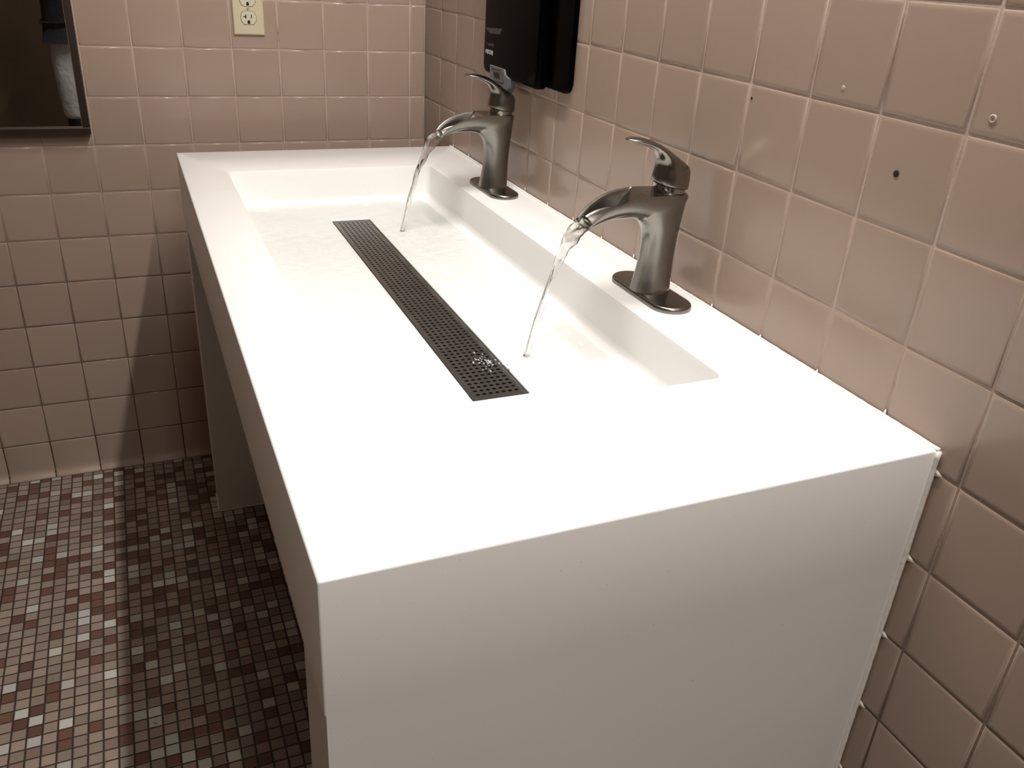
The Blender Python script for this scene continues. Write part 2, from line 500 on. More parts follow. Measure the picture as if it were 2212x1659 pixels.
# ------------------------------------------------------------------ drain grate
grate = thing('drain_grate', 'long dark perforated metal drain grate set in the basin of the white trough sink', 'drain grate', (-0.326, -0.942, gz - 0.0025))
def perforated(name, x0, x1, y0, y1, nx, ny, r, zt, th, mx, my, mat):
    V, F = [], []
    px, py = (x1 - x0 - 2 * mx) / nx, (y1 - y0 - 2 * my) / ny
    K = 8
    def corner(a, cx, cy):
        c, s_ = math.cos(a), math.sin(a); m = max(abs(c), abs(s_))
        return (cx + c / m * px / 2, cy + s_ / m * py / 2)
    for i in range(nx):
        for j in range(ny):
            cx, cy = x0 + mx + (i + .5) * px, y0 + my + (j + .5) * py
            b = len(V)
            for k in range(K):
                a = 2 * math.pi * (k) / K
                V.append((*corner(a, cx, cy), zt))
            for k in range(K):
                a = 2 * math.pi * (k) / K
                V.append((cx + r * 1.15 * math.cos(a), cy + r * math.sin(a), zt))
            for k in range(K):
                a = 2 * math.pi * (k) / K
                V.append((cx + r * 1.15 * math.cos(a), cy + r * math.sin(a), zt - th))
            for k in range(K):
                k2 = (k + 1) % K
                F.append((b + k, b + k2, b + K + k2, b + K + k))
                F.append((b + K + k, b + K + k2, b + 2 * K + k2, b + 2 * K + k))
    def bx(a0, a1, b0, b1):
        b = len(V)
        for z in (zt - th, zt):
            V.extend([(a0, b0, z), (a1, b0, z), (a1, b1, z), (a0, b1, z)])
        F.extend([tuple(b + q for q in t) for t in ((3, 2, 1, 0), (4, 5, 6, 7), (0, 1, 5, 4), (1, 2, 6, 5), (2, 3, 7, 6), (3, 0, 4, 7))])
    bx(x0, x1, y0, y0 + my); bx(x0, x1, y1 - my, y1)
    bx(x0, x0 + mx, y0 + my, y1 - my); bx(x1 - mx, x1, y0 + my, y1 - my)
    return mesh(name, V, F, mat)
g = 0.0022
child(perforated('perforated_plate', GX0 + g, GX1 - g, GY0 + g, GY1 - g, 7, 76, 0.0026, gz - 0.0008, 0.0016, 0.0055, 0.008, M_STEEL), grate)
bm = bmesh.new()
add_box(bm, GX0 + .0006, GX0 + .0020, GY0 + .0006, GY1 - .0006, gz - .010, gz - .0004)
add_box(bm, GX1 - .0020, GX1 - .0006, GY0 + .0006, GY1 - .0006, gz - .010, gz - .0004)
add_box(bm, GX0 + .0022, GX1 - .0022, GY0 + .0006, GY0 + .0018, gz - .010, gz - .0004)
add_box(bm, GX0 + .0022, GX1 - .0022, GY1 - .0018, GY1 - .0006, gz - .010, gz - .0004)
child(bm_obj('grate_frame', bm, M_DARKST), grate)
child(box('drain_channel', (GX0 + .0025, GX1 - .0025, GY0 + .0025, GY1 - .0025, gz - .0295, gz - .018), M_HOLE), grate)

# ------------------------------------------------------------------ faucets
def ring_pair(Op, Ip, wd, c, groove, n=40, ex=2.3):
    """closed section between outer point Op and inner point Ip (x,z), half width wd"""
    O_, I_ = Vector((Op[0], 0, Op[1])), Vector((Ip[0], 0, Ip[1]))
    d = O_ - I_; L = d.length; d.normalize()
    M_ = I_ + d * (L * c)
    pts = []
    h = n // 2
    def se(t):
        cs, sn = math.cos(t), math.sin(t)
        return (math.copysign(abs(cs) ** (2 / ex), cs), math.copysign(abs(sn) ** (2 / ex), sn))
    for k in range(h):                       # inner (under) half from +y to -y
        a, b = se(math.pi * k / h)
        p_ = M_ - d * (b * L * c); pts.append((p_.x, a * wd, p_.z))
    for k in range(h):                       # outer half back from -y to +y
        u = -1 + 2 * k / h
        if groove <= 0 and c < 0.999:
            t = math.pi * k / h
            a, b = se(t); a = -a
            hh = b * L * (1 - c)
        else:
            a = u
            s_ = max(0.0, min(1.0, (0.93 - abs(u)) / 0.16)); s_ = s_ * s_ * (3 - 2 * s_)
            hh = -groove * L * s_ + L * (1 - c) * math.sqrt(max(0, 1 - u * u))
        p_ = M_ + d * hh; pts.append((p_.x, a * wd, p_.z))
    return pts

def faucet(loc, label):
    t = thing('faucet', label, 'faucet', loc, 'waterfall faucets on the sink deck')
    # deck plate
    hy, hx = 0.0815, 0.0300
    def stad(g, z):
        out = []; r = hx - g
        for k in range(17):
            a = math.pi * k / 16
            out.append((r * math.cos(a), (hy - hx) + r * math.sin(a), z))
        for k in range(17):
            a = math.pi + math.pi * k / 16
            out.append((r * math.cos(a), -(hy - hx) + r * math.sin(a), z))
        return out
    v, f = rings_mesh([stad(0, 0), stad(0, 0.0040), stad(0.0006, 0.0060), stad(0.0022, 0.0075), stad(0.0045, 0.0080)])
    o = mesh('deck_plate', v, f, M_NICKEL, t); fix(o); auto_smooth(o, 50)
    # body: column and open spout, offsets relative to plate centre (x forward is negative)
    st = [ # outer(x,z), inner(x,z), half width, c, groove
        ((0.0262, 0.0080), (-0.0310, 0.0080), 0.0245, .5, 0), ((0.0260, 0.0120), (-0.0302, 0.0120), 0.0238, .5, 0),
        ((0.0258, 0.0300), (-0.0268, 0.0300), 0.0212, .5, 0), ((0.0262, 0.0550), (-0.0235, 0.0550), 0.0192, .5, 0),
        ((0.0275, 0.0800), (-0.0230, 0.0780), 0.0190, .5, 0), ((0.0292, 0.1000), (-0.0250, 0.0930), 0.0200, .5, 0),
        ((0.0310, 0.1200), (-0.0295, 0.1030), 0.0220, .5, 0), ((0.0325, 0.1360), (-0.0355, 0.1095), 0.0240, .55, 0),
        ((0.0328, 0.1455), (-0.0415, 0.1122), 0.0252, .72, 0), ((0.0240, 0.1475), (-0.0465, 0.1136), 0.0260, .90, 0),
        ((0.0050, 0.1482), (-0.0520, 0.1144), 0.0268, 1, 0.0), ((-0.0200, 0.1490), (-0.0585, 0.1150), 0.0278, 1, 0.0),
        ((-0.0360, 0.1488), (-0.0645, 0.1152), 0.0284, 1, 0.02), ((-0.0380, 0.1486), (-0.0655, 0.1152), 0.0284, 1, 0.70),
        ((-0.0580, 0.1462), (-0.0770, 0.1150), 0.0284, 1, 0.74), ((-0.0780, 0.1405), (-0.0890, 0.1140), 0.0274, 1, 0.77),
        ((-0.0960, 0.1318), (-0.1000, 0.1120), 0.0256, 1, 0.79), ((-0.1090, 0.1228), (-0.1085, 0.1092), 0.0234, 1, 0.78),
        ((-0.1170, 0.1150), (-0.1145, 0.1064), 0.0212, 1, 0.72), ((-0.1210, 0.1100), (-0.1180, 0.1046), 0.0192, 1, 0.60)]
    def cr(a, b, c, d, t):
        return 0.5 * (2*b + (c - a)*t + (2*a - 5*b + 4*c - d)*t*t + (3*b - a - 3*c + d)*t**3)
    flat = [(*q[0], *q[1], q[2], q[3], q[4]) for q in st]
    dense = []
    for i_ in range(len(flat) - 1):
        a_, b_, c_, d_ = flat[max(i_-1, 0)], flat[i_], flat[i_+1], flat[min(i_+2, len(flat)-1)]
        if i_ in (11, 12, 13): a_, d_ = b_, c_
        for t_ in ((0, .25, .5, .75) if i_ != 12 else (0,)):
            dense.append([cr(a_[k], b_[k], c_[k], d_[k], t_) for k in range(7)])
    dense.append(list(flat[-1]))
    v, f = rings_mesh([ring_pair((q[0], q[1]), (q[2], q[3]), q[4], min(q[5], 1.0), max(q[6], 0.0), n=72, ex=2.4) for q in dense])
    o = mesh('spout_body', v, f, M_NICKEL, t); fix(o); auto_smooth(o, 34)
    # collar under the handle
    cx = 0.0068
    def circ(r, z, tilt=0.0, n=36, x=cx):
        return [(x + r * math.cos(2*math.pi*k/n), r * math.sin(2*math.pi*k/n), z - tilt * math.cos(2*math.pi*k/n)) for k in range(n)]
    v, f = rings_mesh([circ(0.0215, 0.1470), circ(0.0228, 0.1480), circ(0.0230, 0.1500, .0005), circ(0.0228, 0.1560, 0.0045), circ(0.0215, 0.1565, 0.0045)])
    o = mesh('collar', v, f, M_NICKEL2, t); fix(o); auto_smooth(o, 50)
    hs = [((0.0335, 0.1515), (-0.0190, 0.1620), 0.0232, .5, 0), ((0.0342, 0.1540), (-0.0196, 0.1645), 0.0235, .5, 0),
          ((0.0348, 0.1650), (-0.0186, 0.1715), 0.0230, .5, 0), ((0.0345, 0.1750), (-0.0172, 0.1790), 0.0218, .5, 0),
          ((0.0325, 0.1810), (-0.0165, 0.1845), 0.0206, .5, 0), ((0.0245, 0.1865), (-0.0168, 0.1905), 0.0190, .5, 0),
          ((0.0120, 0.1945), (-0.0190, 0.1965), 0.0176, .5, 0), ((-0.0020, 0.2035), (-0.0235, 0.2020), 0.0156, .5, 0),
          ((-0.0160, 0.2112), (-0.0310, 0.2062), 0.0144, .5, 0), ((-0.0310, 0.2172), (-0.0405, 0.2095), 0.0138, .5, 0),
          ((-0.0460, 0.2205), (-0.0500, 0.2120), 0.0134, .5, 0), ((-0.0570, 0.2212), (-0.0580, 0.2138), 0.0122, .5, 0),
          ((-0.0640, 0.2205), (-0.0640, 0.2155), 0.0095, .5, 0), ((-0.0672, 0.2195), (-0.0672, 0.2172), 0.0050, .5, 0)]
    v, f = rings_mesh([ring_pair(*s_, n=32, ex=2.0) for s_ in hs])
    o = mesh('lever_handle', v, f, M_NICKEL, t); fix(o); auto_smooth(o, 55)
    return t
FX = -0.0585
faucet((FX, -1.2445, DZ), 'nearer of the two brushed nickel waterfall faucets on the white sink deck')
faucet((FX, -0.6400, DZ), 'farther brushed nickel waterfall faucet, below the black dispenser on the wall')

# ------------------------------------------------------------------ running water
def stream(yc, seed, label):
    rg = random.Random(seed)
    T = 0.178; n = 70; m = 20
    rings = []
    for i in range(n + 1):
        q = i / n; tt = T * q
        x = FX - 0.113 - 0.44 * tt
        z = DZ + 0.1125 - 0.19 * tt - 4.9 * tt * tt
        z = max(z, bf - 0.003)
        wy = 0.0095 / (1 + math.exp((q - 0.42) * 13)) + 0.0030 + 0.0010 * math.sin(q * 26 + seed)
        th = 0.0048 * (1 - q) + 0.0012 + 0.0014 * (1 - q) * math.sin(q * 9) ** 2 + 0.0006 * math.sin(q * 31 + seed)
        pass
        tw = -0.35 + 0.25 * math.sin(q * 8 + seed)
        dx, dz = -0.44, -0.19 - 9.8 * tt
        L = math.hypot(dx, dz); nx, nz_ = -dz / L, dx / L
        ring = []
        for k in range(m):
            a = 2 * math.pi * k / m
            rp = 1 + 0.22 * math.sin(3 * a + q * 22) * math.sin(q * 14 + a)
            u, v_ = wy * math.cos(a) * rp, th * math.sin(a) * rp + 0.0022 * math.cos(2 * a)
            uu, vv = u * math.cos(tw) - v_ * math.sin(tw), u * math.sin(tw) + v_ * math.cos(tw)
            ring.append((x + nx * vv, yc + uu + 0.002 * math.sin(q * 5), z + nz_ * vv))
        rings.append(ring)
    v, f = rings_mesh(rings)
    o = mesh('water_stream', v, f, M_WATER, smooth=True, origin=(FX - 0.15, yc, DZ))
    fix(o)
    return tag(o, label, 'water', 'running water streams')
stream(-1.2435, 1, 'clear water stream falling from the nearer faucet into the basin')
stream(-0.6390, 2, 'clear water stream falling from the farther faucet into the basin')

# thin rippled sheet of water over the basin floor, open over the grate
def film():
    rg = random.Random(5)
    V, F = [], []
    nx, ny = 44, 110
    x0, x1, y0, y1 = OX0 + .022, OX1 - .022, OY0 + .022, OY1 - .022
    def zf(x, y):
        dx = max(0, max(GX0 - .012 - x, x - GX1 - .012)); dy = max(0, max(GY0 - .012 - y, y - GY1 - .012))
        inx = min((x - OX0 - .016), (OX1 - .016 - x)) ; iny = min(y - OY0 - .016, OY1 - .016 - y)
        d1 = max(dx / 0.17, dy / 0.13)
        base = gz + 0.0006 + (bf - gz - 0.0006) * min(1, d1)
        h = 0.0016
        for (sx, sy) in ((-0.250, -1.243), (-0.250, -0.639)):
            r = math.hypot(x - sx, y - sy)
            h += 0.0012 * math.exp(-r * 12) * math.sin(r * 190) + 0.0010 * math.exp(-((r - 0.045) / 0.006) ** 2)
        h += 0.00035 * math.sin(x * 140 + y * 60) + 0.0003 * math.sin(y * 170 - x * 90)
        return base + h
    idx = {}
    for i in range(nx + 1):
        for j in range(ny + 1):
            x, y = x0 + (x1 - x0) * i / nx, y0 + (y1 - y0) * j / ny
            idx[i, j] = len(V); V.append((x, y, zf(x, y)))
    for i in range(nx):
        for j in range(ny):
            cx, cy = x0 + (x1 - x0) * (i + .5) / nx, y0 + (y1 - y0) * (j + .5) / ny
            if GX0 - .003 < cx < GX1 + .003 and GY0 - .004 < cy < GY1 + .004: continue
            F.append((idx[i, j], idx[i+1, j], idx[i+1, j+1], idx[i, j+1]))
    o = mesh('water_film', V, F, M_FILM, smooth=True)
    tag(o, 'thin rippling sheet of water running over the white basin floor to the drain', 'water', kind='stuff')
film()
def splash(cx, cy, z, n, rad, seed, label):
    rg = random.Random(seed)
    bm = bmesh.new()
    for k in range(n):
        r = abs(rg.gauss(0, rad)); a = rg.uniform(0, 6.28)
        s = rg.uniform(0.0006, 0.0017)
        m = Matrix.Translation((cx + r * math.cos(a) * 0.6, cy + r * math.sin(a), z + s * 0.6 + abs(rg.gauss(0, 0.0012)))) @ Matrix.Diagonal((s, s * 1.6, s * .8, 1))
        bmesh.ops.create_icosphere(bm, subdivisions=1, radius=1, matrix=m)
    o = bm_obj('water_splash', bm, M_FOAM, smooth=True)
    tag(o, label, 'water', kind='stuff')
M_FOAM = simple('froth', (0.75, 0.76, 0.78), 0.12, Transmission_Weight=0.35, IOR=1.33)
splash(-0.305, -1.245, gz - 0.0006, 55, 0.018, 3, 'small splash of water droplets on the drain grate beside the nearer water stream')

# ------------------------------------------------------------------ dispenser on the right wall
disp = thing('soap_dispenser', 'wide black wall dispenser with a grey push bar behind the farther faucet', 'soap dispenser', (0, -0.67, ZO + 0.20))
def zz(v): return ZO + v
def slab(name, y0, y1, z0, z1, x0, x1, rb, rt, mat, bev, parent):
    """rounded slab standing off the wall: y,z outline, x1 (wall side) to x0 (room side)"""
    def outline(g, x):
        out = []
        for cy, cz, r, a0 in ((y1 - rt, z1 - rt, rt, 0), (y0 + rt, z1 - rt, rt, 90), (y0 + rb, z0 + rb, rb, 180), (y1 - rb, z0 + rb, rb, 270)):
            for k in range(9):
                a = math.radians(a0 + 90 * k / 8)
                rr_ = max(r - g, 0.0005)
                out.append((x, cy + rr_ * math.cos(a), zz(cz + rr_ * math.sin(a))))
        return out
    R_ = [outline(0, x1), outline(0, x0 + bev)]
    for k in range(1, 5):
        t = math.radians(90 * k / 4)
        R_.append(outline(bev * (1 - math.cos(t)), x0 + bev * (1 - math.sin(t))))
    o = mesh(name, *rings_mesh(R_), mat); fix(o); auto_smooth(o, 40)
    return child(o, parent)
slab('back_plate', -0.8385, -0.4740, 0.2370, 0.6000, -0.0090, -0.0012, 0.022, 0.030, M_BLACK, 0.003, disp)
hs_ = slab('cover', -0.7480, -0.4770, 0.2315, 0.5900, -0.0290, -0.0085, 0.018, 0.030, M_BLACK, 0.008, disp)
# grey push bar low on the front, its near end swelling and curling under
def bar_ring(x, g):
    pts = [(-0.5620 - g, .2530), (-0.5640 - g, .2380), (-0.5720 - g, .2200), (-0.5850, .2060), (-0.6250, .2050), (-0.6480 + g, .2090),
           (-0.6600 + g, .2210), (-0.6640 + g, .2390), (-0.6560, .2400), (-0.6420, .2440), (-0.6360, .2530)]
    return [(x, y + 0.0360, zz(z - 0.0030)) for y, z in pts]
nz1 = mesh('push_bar', *rings_mesh([bar_ring(-0.018, -.001), bar_ring(-0.0305, -.001), bar_ring(-0.0330, 0.002)]), M_GREYPL)
fix(nz1); child(nz1, disp)
def on_front(name, quads, mat, xf, th=0.0008):
    V, F = [], []
    dy, dz = (0.0360, -0.0030) if xf < -0.030 else (0.0300, -0.0028)
    quads = [[(y + dy, z + dz) for y, z in q] for q in quads]
    for q in quads:
        b = len(V)
        for (y, z) in q: V.append((xf, y, zz(z)))
        for (y, z) in q: V.append((xf + th, y, zz(z)))
        n = len(q)
        F.append(tuple(b + i for i in range(n))); F.append(tuple(b + n + i for i in range(n))[::-1])
        for i in range(n):
            k = (i + 1) % n
            F.append((b + i, b + n + i, b + n + k, b + k))
    o = mesh(name, V, F, mat); fix(o); return child(o, disp)
def seg(a, b, wd):
    (y0, z0), (y1, z1) = a, b
    L = math.hypot(y1 - y0, z1 - z0); ny_, nz_ = -(z1 - z0) / L * wd / 2, (y1 - y0) / L * wd / 2
    return [(y0 - ny_, z0 - nz_), (y1 - ny_, z1 - nz_), (y1 + ny_, z1 + nz_), (y0 + ny_, z0 + nz_)]
pc = [(-0.575, 0.2475), (-0.6180, 0.2490), (-0.6260, 0.2440), (-0.6400, 0.2300), (-0.6350, 0.2265), (-0.590, 0.2260)]
on_front('outline_mark', [seg(pc[i], pc[i + 1], 0.0016) for i in range(5)], M_INK, -0.0335)
glyph = [seg((-0.588 - i * .0066, 0.2425), (-0.591 - i * .0066, 0.2330), 0.0026) for i in range(5)] + [seg((-0.586, .2420), (-.616, .2425), .0018), seg((-0.589, .238), (-.616, .2385), .0018), seg((-0.592, .2335), (-.620, .2335), .0016)]
on_front('dark_print', glyph, M_INK, -0.0335)
let = []
for i in range(6):
    y = -0.5235 - i * 0.0068
    let.append(seg((y, 0.2785), (y, 0.2715), 0.0020))
    let.append(seg((y, 0.2782), (y - 0.0042, 0.2782), 0.0016))
    if i % 2: let.append(seg((y, 0.2718), (y - 0.0042, 0.2718), 0.0016))
    if i in (1, 4): let.append(seg((y - .0042, 0.2785), (y - .0042, 0.2715), 0.0020))
    if i in (0, 3, 5): let.append(seg((y, 0.2750), (y - 0.0040, 0.2750), 0.0015))
on_front('pale_lettering', let, M_WHITEP, -0.0294)
on_front('upper_quad', [[(-0.512, .3185), (-0.606, .3240), (-0.594, .3130), (-0.545, .3100)]], simple('smoky_grey', (0.020, 0.019, 0.020), 0.12), -0.0294)  # dark grey tapered quad on the cover front
on_front('lower_band', [[(-0.524, .2905), (-0.566, .2930), (-0.566, .2870), (-0.540, .2870)]], simple('charcoal_strip', (0.016, 0.015, 0.016), 0.3), -0.0294)  # charcoal band lower on the cover front

# ------------------------------------------------------------------ electrical outlet on the back wall
PX, PZ = -0.4300, ZO + 0.3040
outlet = thing('electrical_outlet', 'ivory duplex electrical outlet on the back wall above the sink', 'outlet', (PX, 0, PZ))
bm = bmesh.new()
def plate_ring(g, y):
    return [(PX - .0352 + g, y, PZ - .0572 + g), (PX + .0352 - g, y, PZ - .0572 + g), (PX + .0352 - g, y, PZ + .0572 - g), (PX - .0352 + g, y, PZ + .0572 - g)]
v, f = rings_mesh([plate_ring(0, 0.001), plate_ring(0, -0.0020), plate_ring(0.0012, -0.0046), plate_ring(0.0035, -0.0058)])
o = mesh('cover_plate', v, f, M_IVORY); fix(o); child(o, outlet)
def receptacle(zc):
    r = 0.0172; hz = 0.0142
    ring = []
    for k in range(48):
        a = 2 * math.pi * k / 48
        ring.append((r * math.cos(a), max(-hz, min(hz, r * math.sin(a)))))
    def rg_(s_, y): return [(PX + x * s_, y, zc + z * s_) for x, z in ring]
    e = rings_mesh([rg_(1.0, -0.0050), rg_(1.0, -0.0064), rg_(0.96, -0.0069)])
    o = mesh('receptacle_face', *e, M_IVORY2); fix(o); child(o, outlet)
    # shadow gap round the face
    rim = []
    V, F = [], []
    for k in range(48):
        x, z = ring[k]
        V.append((PX + x * 1.005, -0.0061, zc + z * 1.005)); V.append((PX + x * 1.055, -0.0061, zc + z * 1.055))
        V.append((PX + x * 1.005, -0.0052, zc + z * 1.005)); V.append((PX + x * 1.055, -0.0052, zc + z * 1.055))
    for k in range(48):
        b, c = 4 * k, 4 * ((k + 1) % 48)
        F += [(b, b + 1, c + 1, c), (b + 1, b + 3, c + 3, c + 1), (b, c, c + 2, b + 2)]
    gp = mesh('face_gap', V, F, M_GAP); fix(gp); gp.parent = o
    bm = bmesh.new()
    add_box(bm, PX - .0072, PX - .0050, -.0072, -.0060, zc - .0012, zc + .0072)
    add_box(bm, PX - .0112, PX - .0070, -.0072, -.0060, zc + .0014, zc + .0036)
    add_box(bm, PX + .0054, PX + .0076, -.0072, -.0060, zc - .0008, zc + .0070)
    sl = bm_obj('blade_slots', bm, M_HOLE); sl.parent = o
    n = 14
    pts = [(PX + .0030 * math.cos(math.pi * k / n), zc - .0078 + .0030 * math.sin(math.pi * k / n)) for k in range(n + 1)] + [(PX - .0030, zc - .0125), (PX + .0030, zc - .0125)]
    gh = mesh('ground_hole', *rings_mesh([[(x, -.0060, z) for x, z in pts], [(x, -.0072, z) for x, z in pts]]), M_HOLE)
    fix(gh); gh.parent = o
M_GAP = simple('outlet_gap_brown', (0.10, 0.075, 0.03), 0.7)
receptacle(PZ - 0.0195); receptacle(PZ + 0.0195)
n = 20
sc_ = mesh('screw', *rings_mesh([[(PX + r * math.cos(2*math.pi*k/n), y, PZ + r * math.sin(2*math.pi*k/n)) for k in range(n)] for r, y in ((.0030, -.0055), (.0030, -.0064), (.0022, -.0070))]), simple('screw_painted', (0.40, 0.36, 0.26), 0.35, metal=0.3))
fix(sc_); child(sc_, outlet)

# ------------------------------------------------------------------ framed mirror on the back wall
MX0, MX1, MZ0, MZ1 = -1.255, -0.7975, ZO + 0.031, ZO + 0.95
mir = thing('wall_mirror', 'dark metal framed mirror on the back wall left of the sink', 'mirror', ((MX0 + MX1) / 2, 0, MZ0))
bm = bmesh.new()
fw = 0.0150
for b in ((MX0, MX1, -.026, -.001, MZ0, MZ0 + fw), (MX0, MX1, -.026, -.001, MZ1 - fw, MZ1), (MX0, MX0 + fw, -.026, -.001, MZ0 + fw, MZ1 - fw), (MX1 - fw, MX1, -.026, -.001, MZ0 + fw, MZ1 - fw)):
    add_box(bm, *b, bev=0.0012)
child(bm_obj('frame', bm, M_FRAME), mir)
bm = bmesh.new()
lw = 0.0016  # bright strips standing in for the highlight along the frame's inner edge
for b in ((MX0+fw, MX1-fw, -.0245, -.019, MZ0+fw, MZ0+fw+lw), (MX1-fw-lw, MX1-fw, -.0245, -.019, MZ0+fw+lw, MZ1-fw)):
    add_box(bm, *b)
child(bm_obj('lip_highlight', bm, simple('highlight_strip', (0.62, 0.56, 0.5), 0.25, metal=1.0)), mir)
child(box('mirror_glass', (MX0 + fw - .002, MX1 - fw + .002, -.0200, -.012, MZ0 + fw - .002, MZ1 - fw + .002), M_MIRROR), mir)

# ------------------------------------------------------------------ small marks on the right wall
def disc(name, y, z, r, mat, label, cat, depth=0.0012, cup=False):
    n = 18
    rr = [[(x, y + q * math.cos(2*math.pi*k/n), z + q * math.sin(2*math.pi*k/n)) for k in range(n)] for q, x in ((r, 0.002), (r, -depth * .6), (r * .72, -depth), (r * .42, -depth * (0.1 if cup else 1.0)))]
    o = mesh(name, *rings_mesh(rr), mat, smooth=True, origin=(0, y, z)); fix(o)
    return tag(o, label, cat)
disc('wall_plug', -1.4715, ZO + 0.3407, 0.0027, M_PLUG, 'small pale wall plug in the right wall, nearer the black dispenser', 'wall plug', 0.0008)
disc('wall_plug', -1.6620, ZO + 0.3414, 0.0040, M_PLUG, 'small pale hollow wall plug in the right wall near the right edge of the photo', 'wall plug', 0.0010, True)
disc('screw_hole', -1.5708, ZO + 0.2713, 0.0036, M_HOLE, 'dark drilled screw hole in a pink tile, below and between the two wall plugs', 'hole', 0.0006)
disc('screw_hole', -1.3210, ZO + 0.3070, 0.0017, M_HOLE, 'tiny dark chip in the tile just above the nearer faucet handle', 'hole', 0.0005)

# ------------------------------------------------------------------ ceiling lights
def ceiling_light(x, y, L, label):
    t = thing('ceiling_light', label, 'light', (x, y, ZT))
    child(box('housing', (x - .06, x + .06, y - L / 2, y + L / 2, ZT - .035, ZT), M_LAMP, bev=0.004), t)
    n = 16
    v, f = rings_mesh([[(x + .011 * math.cos(2*math.pi*k/n), yy, ZT - .036 + .0105 * math.sin(2*math.pi*k/n) - .003) for k in range(n)] for yy in (y - L/2 + .02, y + L/2 - .02)])
    o = mesh('tube', v, f, M_TUBE, smooth=True); child(o, t)
    return t
ceiling_light(-0.225, -1.35, 1.25, 'white fluorescent batten on the ceiling above the sink')
ceiling_light(-0.52, -3.30, 1.25, 'unseen white fluorescent batten added as fill light on the ceiling at the back of the room')  # batten added to go with the fill lamp

# ------------------------------------------------------------------ toilet partition (seen in the mirror) and added dark side panels
part = thing('toilet_partition', 'dark brown laminate toilet partition across the far end of the room', 'partition', (-1.5, -3.62, 0))
child(box('panel', (-2.598, -1.70, -3.645, -3.62, 0.16, 1.95), M_PART, bev=.002), part)
child(box('door', (-1.695, -1.00, -3.640, -3.622, 0.16, 1.92), M_PART, bev=.002), part)
child(box('panel', (-0.995, -0.03, -3.645, -3.62, 0.16, 1.95), M_PART, bev=.002), part)
for x in (-2.45, -1.75, -0.98, -0.10):
    child(box('foot', (x - .02, x + .02, -3.642, -3.618, 0.0, 0.165), M_FRAME, bev=.002), part)

side = thing('toilet_partition', 'unseen dark brown laminate partition added along the left side of the room to darken it', 'partition', (-2.20, -2.4, 0))  # unseen panels added to darken faucet reflections and the sink front
child(box('panel', (-2.215, -2.190, -3.60, -2.60, 0.16, 1.95), M_PART, bev=.002), side)
child(box('door', (-2.213, -2.192, -2.595, -1.90, 0.16, 1.92), M_PART, bev=.002), side)
child(box('panel', (-2.215, -2.190, -1.895, -0.60, 0.16, 1.95), M_PART, bev=.002), side)
for y in (-3.50, -2.62, -1.88, -0.70):
    child(box('foot', (-2.213, -2.192, y - .02, y + .02, 0.0, 0.165), M_FRAME, bev=.002), side)

# ------------------------------------------------------------------ person (seen in the mirror)
PB = (-0.850, -3.02, 0)
person = thing('person', 'person in dark shirt, light jeans and black boots, reflected in the mirror', 'person', PB)
def skin_mesh(name, nodes, edges, mat, sub=2, root=0):
    me = bpy.data.meshes.new(name)
    me.from_pydata([n_[0] for n_ in nodes], edges, [])
    o = bpy.data.objects.new(name, me); me.materials.append(mat)
    link(o, person)
    sm = o.modifiers.new('skin', 'SKIN'); sm.use_smooth_shade = True
    for d, n_ in zip(me.skin_vertices[0].data, nodes):
        d.radius = n_[1] if isinstance(n_[1], tuple) else (n_[1], n_[1])
    me.skin_vertices[0].data[root].use_root = True
    ss = o.modifiers.new('sub', 'SUBSURF'); ss.levels = sub; ss.render_levels = sub
    return o
# local frame: x right, +y forward (towards the mirror), z up
def arm(s):
    return [((s*.185, 0, 1.42), .052), ((s*.225, .03, 1.28), .045), ((s*.225, .06, 1.15), .038), ((s*.17, .20, 1.17), .034), ((s*.085, .345, 1.235), .026), ((s*.062, .375, 1.262), (.030, .017)), ((s*.050, .392, 1.285), (.028, .012))]
nodes = [((0, 0, .98), (.15, .10)), ((0, 0, 1.12), (.135, .095)), ((0, 0, 1.28), (.155, .105)), ((0, -.005, 1.42), (.13, .08)), ((0, .0, 1.50), .052), ((0, .015, 1.56), .055)]
edges = [(0, 1), (1, 2), (2, 3), (3, 4), (4, 5)]
for s in (-1, 1):
    b = len(nodes); a = arm(s); nodes += a
    edges.append((3, b)); edges += [(b + i, b + i + 1) for i in range(len(a) - 1)]
    b = len(nodes)
    lg = [((s*.095, 0, .90), .088), ((s*.10, .0, .70), .078), ((s*.10, .005, .49), .056), ((s*.10, -.01, .33), .054), ((s*.10, -.015, .10), .036), ((s*.10, .02, .05), .036), ((s*.11, .12, .03), (.042, .025))]
    nodes += lg; edges.append((0, b)); edges += [(b + i, b + i + 1) for i in range(len(lg) - 1)]
# fingers
for s in (-1, 1):
    wi = [i for i, n_ in enumerate(nodes) if n_[0] == (s*.050, .392, 1.285)][0]
    for k, (dx, dz, L) in enumerate(((-.018, .0, .060), (-.006, .004, .068), (.006, .002, .064), (.018, -.004, .050))):
        b = len(nodes)
        bx_, by_, bz_ = s*.050 + dx * .9, .402, 1.300 + dz
        nodes += [((bx_, by_, bz_), .0085), ((bx_ - s*.004, by_ + .012, bz_ + L * .45), .0078), ((bx_ - s*.012, by_ + .004, bz_ + L * .8), .0068)]
        edges += [(wi, b), (b, b + 1), (b + 1, b + 2)]
    b = len(nodes)
    nodes += [((s*.030, .380, 1.288), .0095), ((s*.018, .378, 1.312), .0085), ((s*.012, .380, 1.330), .0072)]
    edges += [(wi - 1, b), (b, b + 1), (b + 1, b + 2)]
skin_mesh('body', nodes, edges, M_SKIN)
